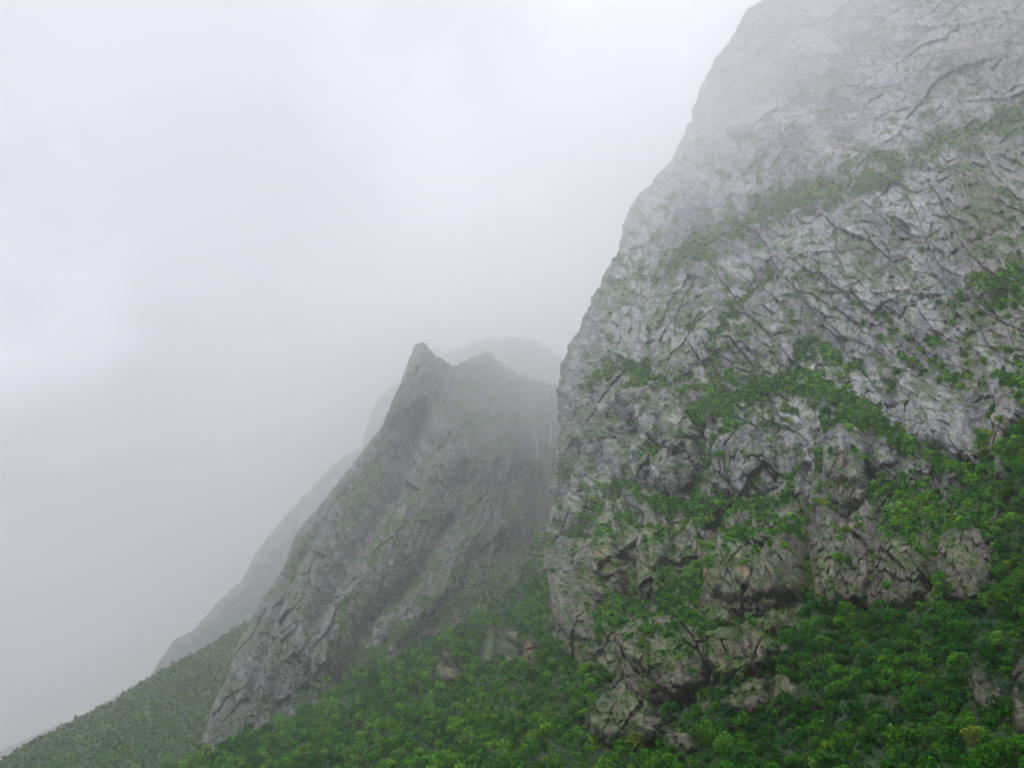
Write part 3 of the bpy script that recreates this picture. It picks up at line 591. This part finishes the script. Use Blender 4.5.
# ------------------------------------------------------------------ waterfalls
def sheet_dist(T, px, py):
    d = (T['X'] - px) ** 2 + (T['Y'] - py) ** 2; d[:T['nb']] = 1e9; i = np.unravel_index(np.argmin(d), d.shape)
    return T['D'][i], T['P'][i]
wm, nt, N, Lk = new_mat('falling water')
out = N('ShaderNodeOutputMaterial'); b = N('ShaderNodeBsdfPrincipled'); b.inputs['Base Color'].default_value = (.82, .85, .88, 1); b.inputs['Roughness'].default_value = .5
tr = N('ShaderNodeBsdfTransparent'); mx = N('ShaderNodeMixShader'); at_ = N('ShaderNodeTexNoise'); at_.inputs['Scale'].default_value = .12; at_.inputs['Detail'].default_value = 5
tcn = N('ShaderNodeTexCoord'); mpn = N('ShaderNodeMapping'); mpn.inputs['Scale'].default_value = (4, 4, .35); Lk(tcn.outputs['Object'], mpn.inputs['Vector']); Lk(mpn.outputs[0], at_.inputs['Vector'])
mr = N('ShaderNodeMapRange'); mr.inputs[1].default_value = .35; mr.inputs[2].default_value = .65; mr.inputs[3].default_value = .25; mr.inputs[4].default_value = .95
Lk(at_.outputs['Fac'], mr.inputs[0]); Lk(mr.outputs[0], mx.inputs[0]); Lk(tr.outputs[0], mx.inputs[1]); Lk(b.outputs[0], mx.inputs[2]); Lk(mx.outputs[0], out.inputs['Surface'])
def waterfall(path, w, D, label, seed):
    g = np.random.default_rng(seed); n = 60; t = np.linspace(0, 1, n); p = np.array(path, float)
    xs = np.interp(t, np.linspace(0, 1, len(p)), p[:, 0]) + .5 * fbm(t * 9, t * 0, 3, seed); ys = np.interp(t, np.linspace(0, 1, len(p)), p[:, 1])
    P = at(xs, ys, D); m = 9; a = np.linspace(0, 2 * np.pi, m)[None]; ww = (w * (.35 + .65 * t) * (1 + .3 * fbm(t * 14, t * 0, 2, seed + 1)) * D / F)[:, None]
    V = P[:, None] + np.stack([np.cos(a) * ww * .5, np.sin(a) * ww * .3, 0 * a * ww], -1)
    o = link('waterfall', raw_mesh('waterfall', (V - P[0]).reshape(-1, 3), grid_quads(n, m)), wm); o.location = P[0]
    tag(o, label, 'waterfall', 'thin waterfalls in the gully')
d1 = sheet_dist(mid, 557, 415)[0]; d2 = sheet_dist(mid, 536, 440)[0]
waterfall([(551.5, 390), (551, 405), (551.5, 422), (550.5, 442)], 2.6, sheet_dist(mid, 551, 442)[0] * .97, 'taller white waterfall dropping close beside the left edge of the big massif', 61)
waterfall([(535, 426), (535.5, 432), (537, 442), (538, 458)], 1.8, d2 * .965, 'short faint waterfall deeper in the gully, left of the taller one', 62)

# ------------------------------------------------------------------ water below, haze, sky
allP = np.concatenate([P.reshape(-1, 3) for P in TERR.values()]); mn, mxx = allP.min(0), allP.max(0); print('extent', mn, mxx)
x0, x1, y0, y1 = mn[0] - 300, mxx[0] + 300, -1500, mxx[1] + 300
m, nt, N, Lk = new_mat('lake water'); out = N('ShaderNodeOutputMaterial'); b = N('ShaderNodeBsdfPrincipled'); b.inputs['Base Color'].default_value = (.02, .03, .03, 1); b.inputs['Roughness'].default_value = .08
nz_ = N('ShaderNodeTexNoise'); nz_.inputs['Scale'].default_value = .8; nz_.inputs['Detail'].default_value = 5; tcn = N('ShaderNodeTexCoord'); Lk(tcn.outputs['Object'], nz_.inputs['Vector'])
bp = N('ShaderNodeBump'); bp.inputs['Distance'].default_value = .25; Lk(nz_.outputs['Fac'], bp.inputs['Height']); Lk(bp.outputs[0], b.inputs['Normal']); Lk(b.outputs[0], out.inputs['Surface'])
me = bpy.data.meshes.new('water'); me.from_pydata([(x0, y0, 0), (x1, y0, 0), (x1, y1, 0), (x0, y1, 0)], [], [(0, 1, 2, 3)])
tag(link('water', me, m), 'dark lake water below the mountains', kind='structure')
lowest = min(mn[2], 0); pad = 20; zt = mxx[2] + 15
DENSITY = 1.95e-4
m, nt, N, Lk = new_mat('haze'); out = N('ShaderNodeOutputMaterial'); pv = N('ShaderNodeVolumePrincipled')
pv.inputs['Color'].default_value = (.975, .98, .99, 1); pv.inputs['Density'].default_value = DENSITY; pv.inputs['Anisotropy'].default_value = .6
Lk(pv.outputs[0], out.inputs['Volume'])
bx = [(a, b_, c) for a in (x0 - pad, x1 + pad) for b_ in (y0 - pad, y1 + pad) for c in (lowest - 1, zt)]
me = bpy.data.meshes.new('haze'); me.from_pydata(bx, [], [(0, 1, 3, 2), (4, 6, 7, 5), (0, 4, 5, 1), (2, 3, 7, 6), (0, 2, 6, 4), (1, 5, 7, 3)])
tag(link('haze', me, m), 'pale mist thickening with distance round the peaks', kind='stuff')

W = bpy.data.worlds.new('World'); bpy.context.scene.world = W; W.use_nodes = True; nt = W.node_tree; nt.nodes.clear(); N = nt.nodes.new; Lk = nt.links.new
SUN_EL, SUN_ROT = 54, -145       # elevation, degrees clockwise from +Y seen from above
out = N('ShaderNodeOutputWorld'); bg = N('ShaderNodeBackground'); bg.inputs['Strength'].default_value = .12
sky = N('ShaderNodeTexSky'); sky.sky_type = 'NISHITA'; sky.sun_disc = False; sky.sun_elevation = R(SUN_EL); sky.sun_rotation = R(SUN_ROT)
tc = N('ShaderNodeTexCoord')
cl = N('ShaderNodeTexNoise'); cl.inputs['Scale'].default_value = 2.2; cl.inputs['Detail'].default_value = 5; cl.inputs['Roughness'].default_value = .5; Lk(tc.outputs['Generated'], cl.inputs['Vector'])
cr = N('ShaderNodeMapRange'); cr.inputs[1].default_value = .3; cr.inputs[2].default_value = .7; cr.inputs[3].default_value = 3.0; cr.inputs[4].default_value = 6.4; Lk(cl.outputs['Fac'], cr.inputs[0])
acc = cr.outputs[0]
wn = N('ShaderNodeTexNoise'); wn.inputs['Scale'].default_value = 4.5; wn.inputs['Detail'].default_value = 5; wn.inputs['Roughness'].default_value = .6; Lk(tc.outputs['Generated'], wn.inputs['Vector'])
wo = N('ShaderNodeVectorMath'); wo.operation = 'MULTIPLY_ADD'; wo.inputs[1].default_value = (.55, .55, .55); wo.inputs[2].default_value = (-.275, -.275, -.275); Lk(wn.outputs['Color'], wo.inputs[0])
wa = N('ShaderNodeVectorMath'); wa.operation = 'ADD'; Lk(wo.outputs[0], wa.inputs[0]); Lk(tc.outputs['Generated'], wa.inputs[1])
wz = N('ShaderNodeVectorMath'); wz.operation = 'NORMALIZE'; Lk(wa.outputs[0], wz.inputs[0])
for px, py, p, a in ((745, -10, 12, 10.0), (20, 275, 110, 8.0), (110, 300, 300, 1.5), (480, 330, 60, 5.0), (180, 120, 14, -2.6), (140, 440, 60, -1.6), (330, 130, 60, -1.0)):     # thinner, brighter places in the cloud cover
    v = at(px, py, 1.0) - np.array([0, 0, CAMZ]); dt = N('ShaderNodeVectorMath'); dt.operation = 'DOT_PRODUCT'; dt.inputs[1].default_value = tuple(v); Lk(wz.outputs[0], dt.inputs[0])
    mxn = N('ShaderNodeMath'); mxn.operation = 'MAXIMUM'; mxn.inputs[1].default_value = 0; Lk(dt.outputs['Value'], mxn.inputs[0])
    pw = N('ShaderNodeMath'); pw.operation = 'POWER'; pw.inputs[1].default_value = p; Lk(mxn.outputs[0], pw.inputs[0])
    ma = N('ShaderNodeMath'); ma.operation = 'MULTIPLY_ADD'; ma.inputs[1].default_value = a; Lk(pw.outputs[0], ma.inputs[0]); Lk(acc, ma.inputs[2]); acc = ma.outputs[0]
cc = N('ShaderNodeVectorMath'); cc.operation = 'SCALE'; cc.inputs[0].default_value = (.955, .985, 1.04); Lk(acc, cc.inputs['Scale'])
mix = N('ShaderNodeMix'); mix.data_type = 'RGBA'; mix.inputs[0].default_value = .9; Lk(sky.outputs[0], mix.inputs[6]); Lk(cc.outputs[0], mix.inputs[7])
Lk(mix.outputs[2], bg.inputs['Color']); Lk(bg.outputs[0], out.inputs['Surface'])
sd = bpy.data.lights.new('sun', 'SUN'); sd.energy = 2.4; sd.angle = R(12); sd.color = (1, .97, .93)
so = bpy.data.objects.new('sun', sd); C.objects.link(so)
so.rotation_euler = (R(90 - SUN_EL), 0, R(-SUN_ROT + 180)); so.location = (0, 0, 50)

S = bpy.context.scene; S.render.engine = 'CYCLES'
S.view_settings.view_transform = 'Standard'; S.view_settings.look = 'None'; S.view_settings.exposure = 0.4; S.view_settings.gamma = 1
cy = S.cycles; cy.max_bounces = 10; cy.diffuse_bounces = 3; cy.glossy_bounces = 2; cy.volume_bounces = 6; cy.transparent_max_bounces = 12; cy.transmission_bounces = 2
cy.use_adaptive_sampling = True; cy.adaptive_threshold = .02; cy.use_denoising = True
try: cy.denoiser = 'OPENIMAGEDENOISE'
except Exception as e: print(e)
cy.caustics_reflective = cy.caustics_refractive = False; cy.sample_clamp_indirect = 6
print('script', time.time() - T0)
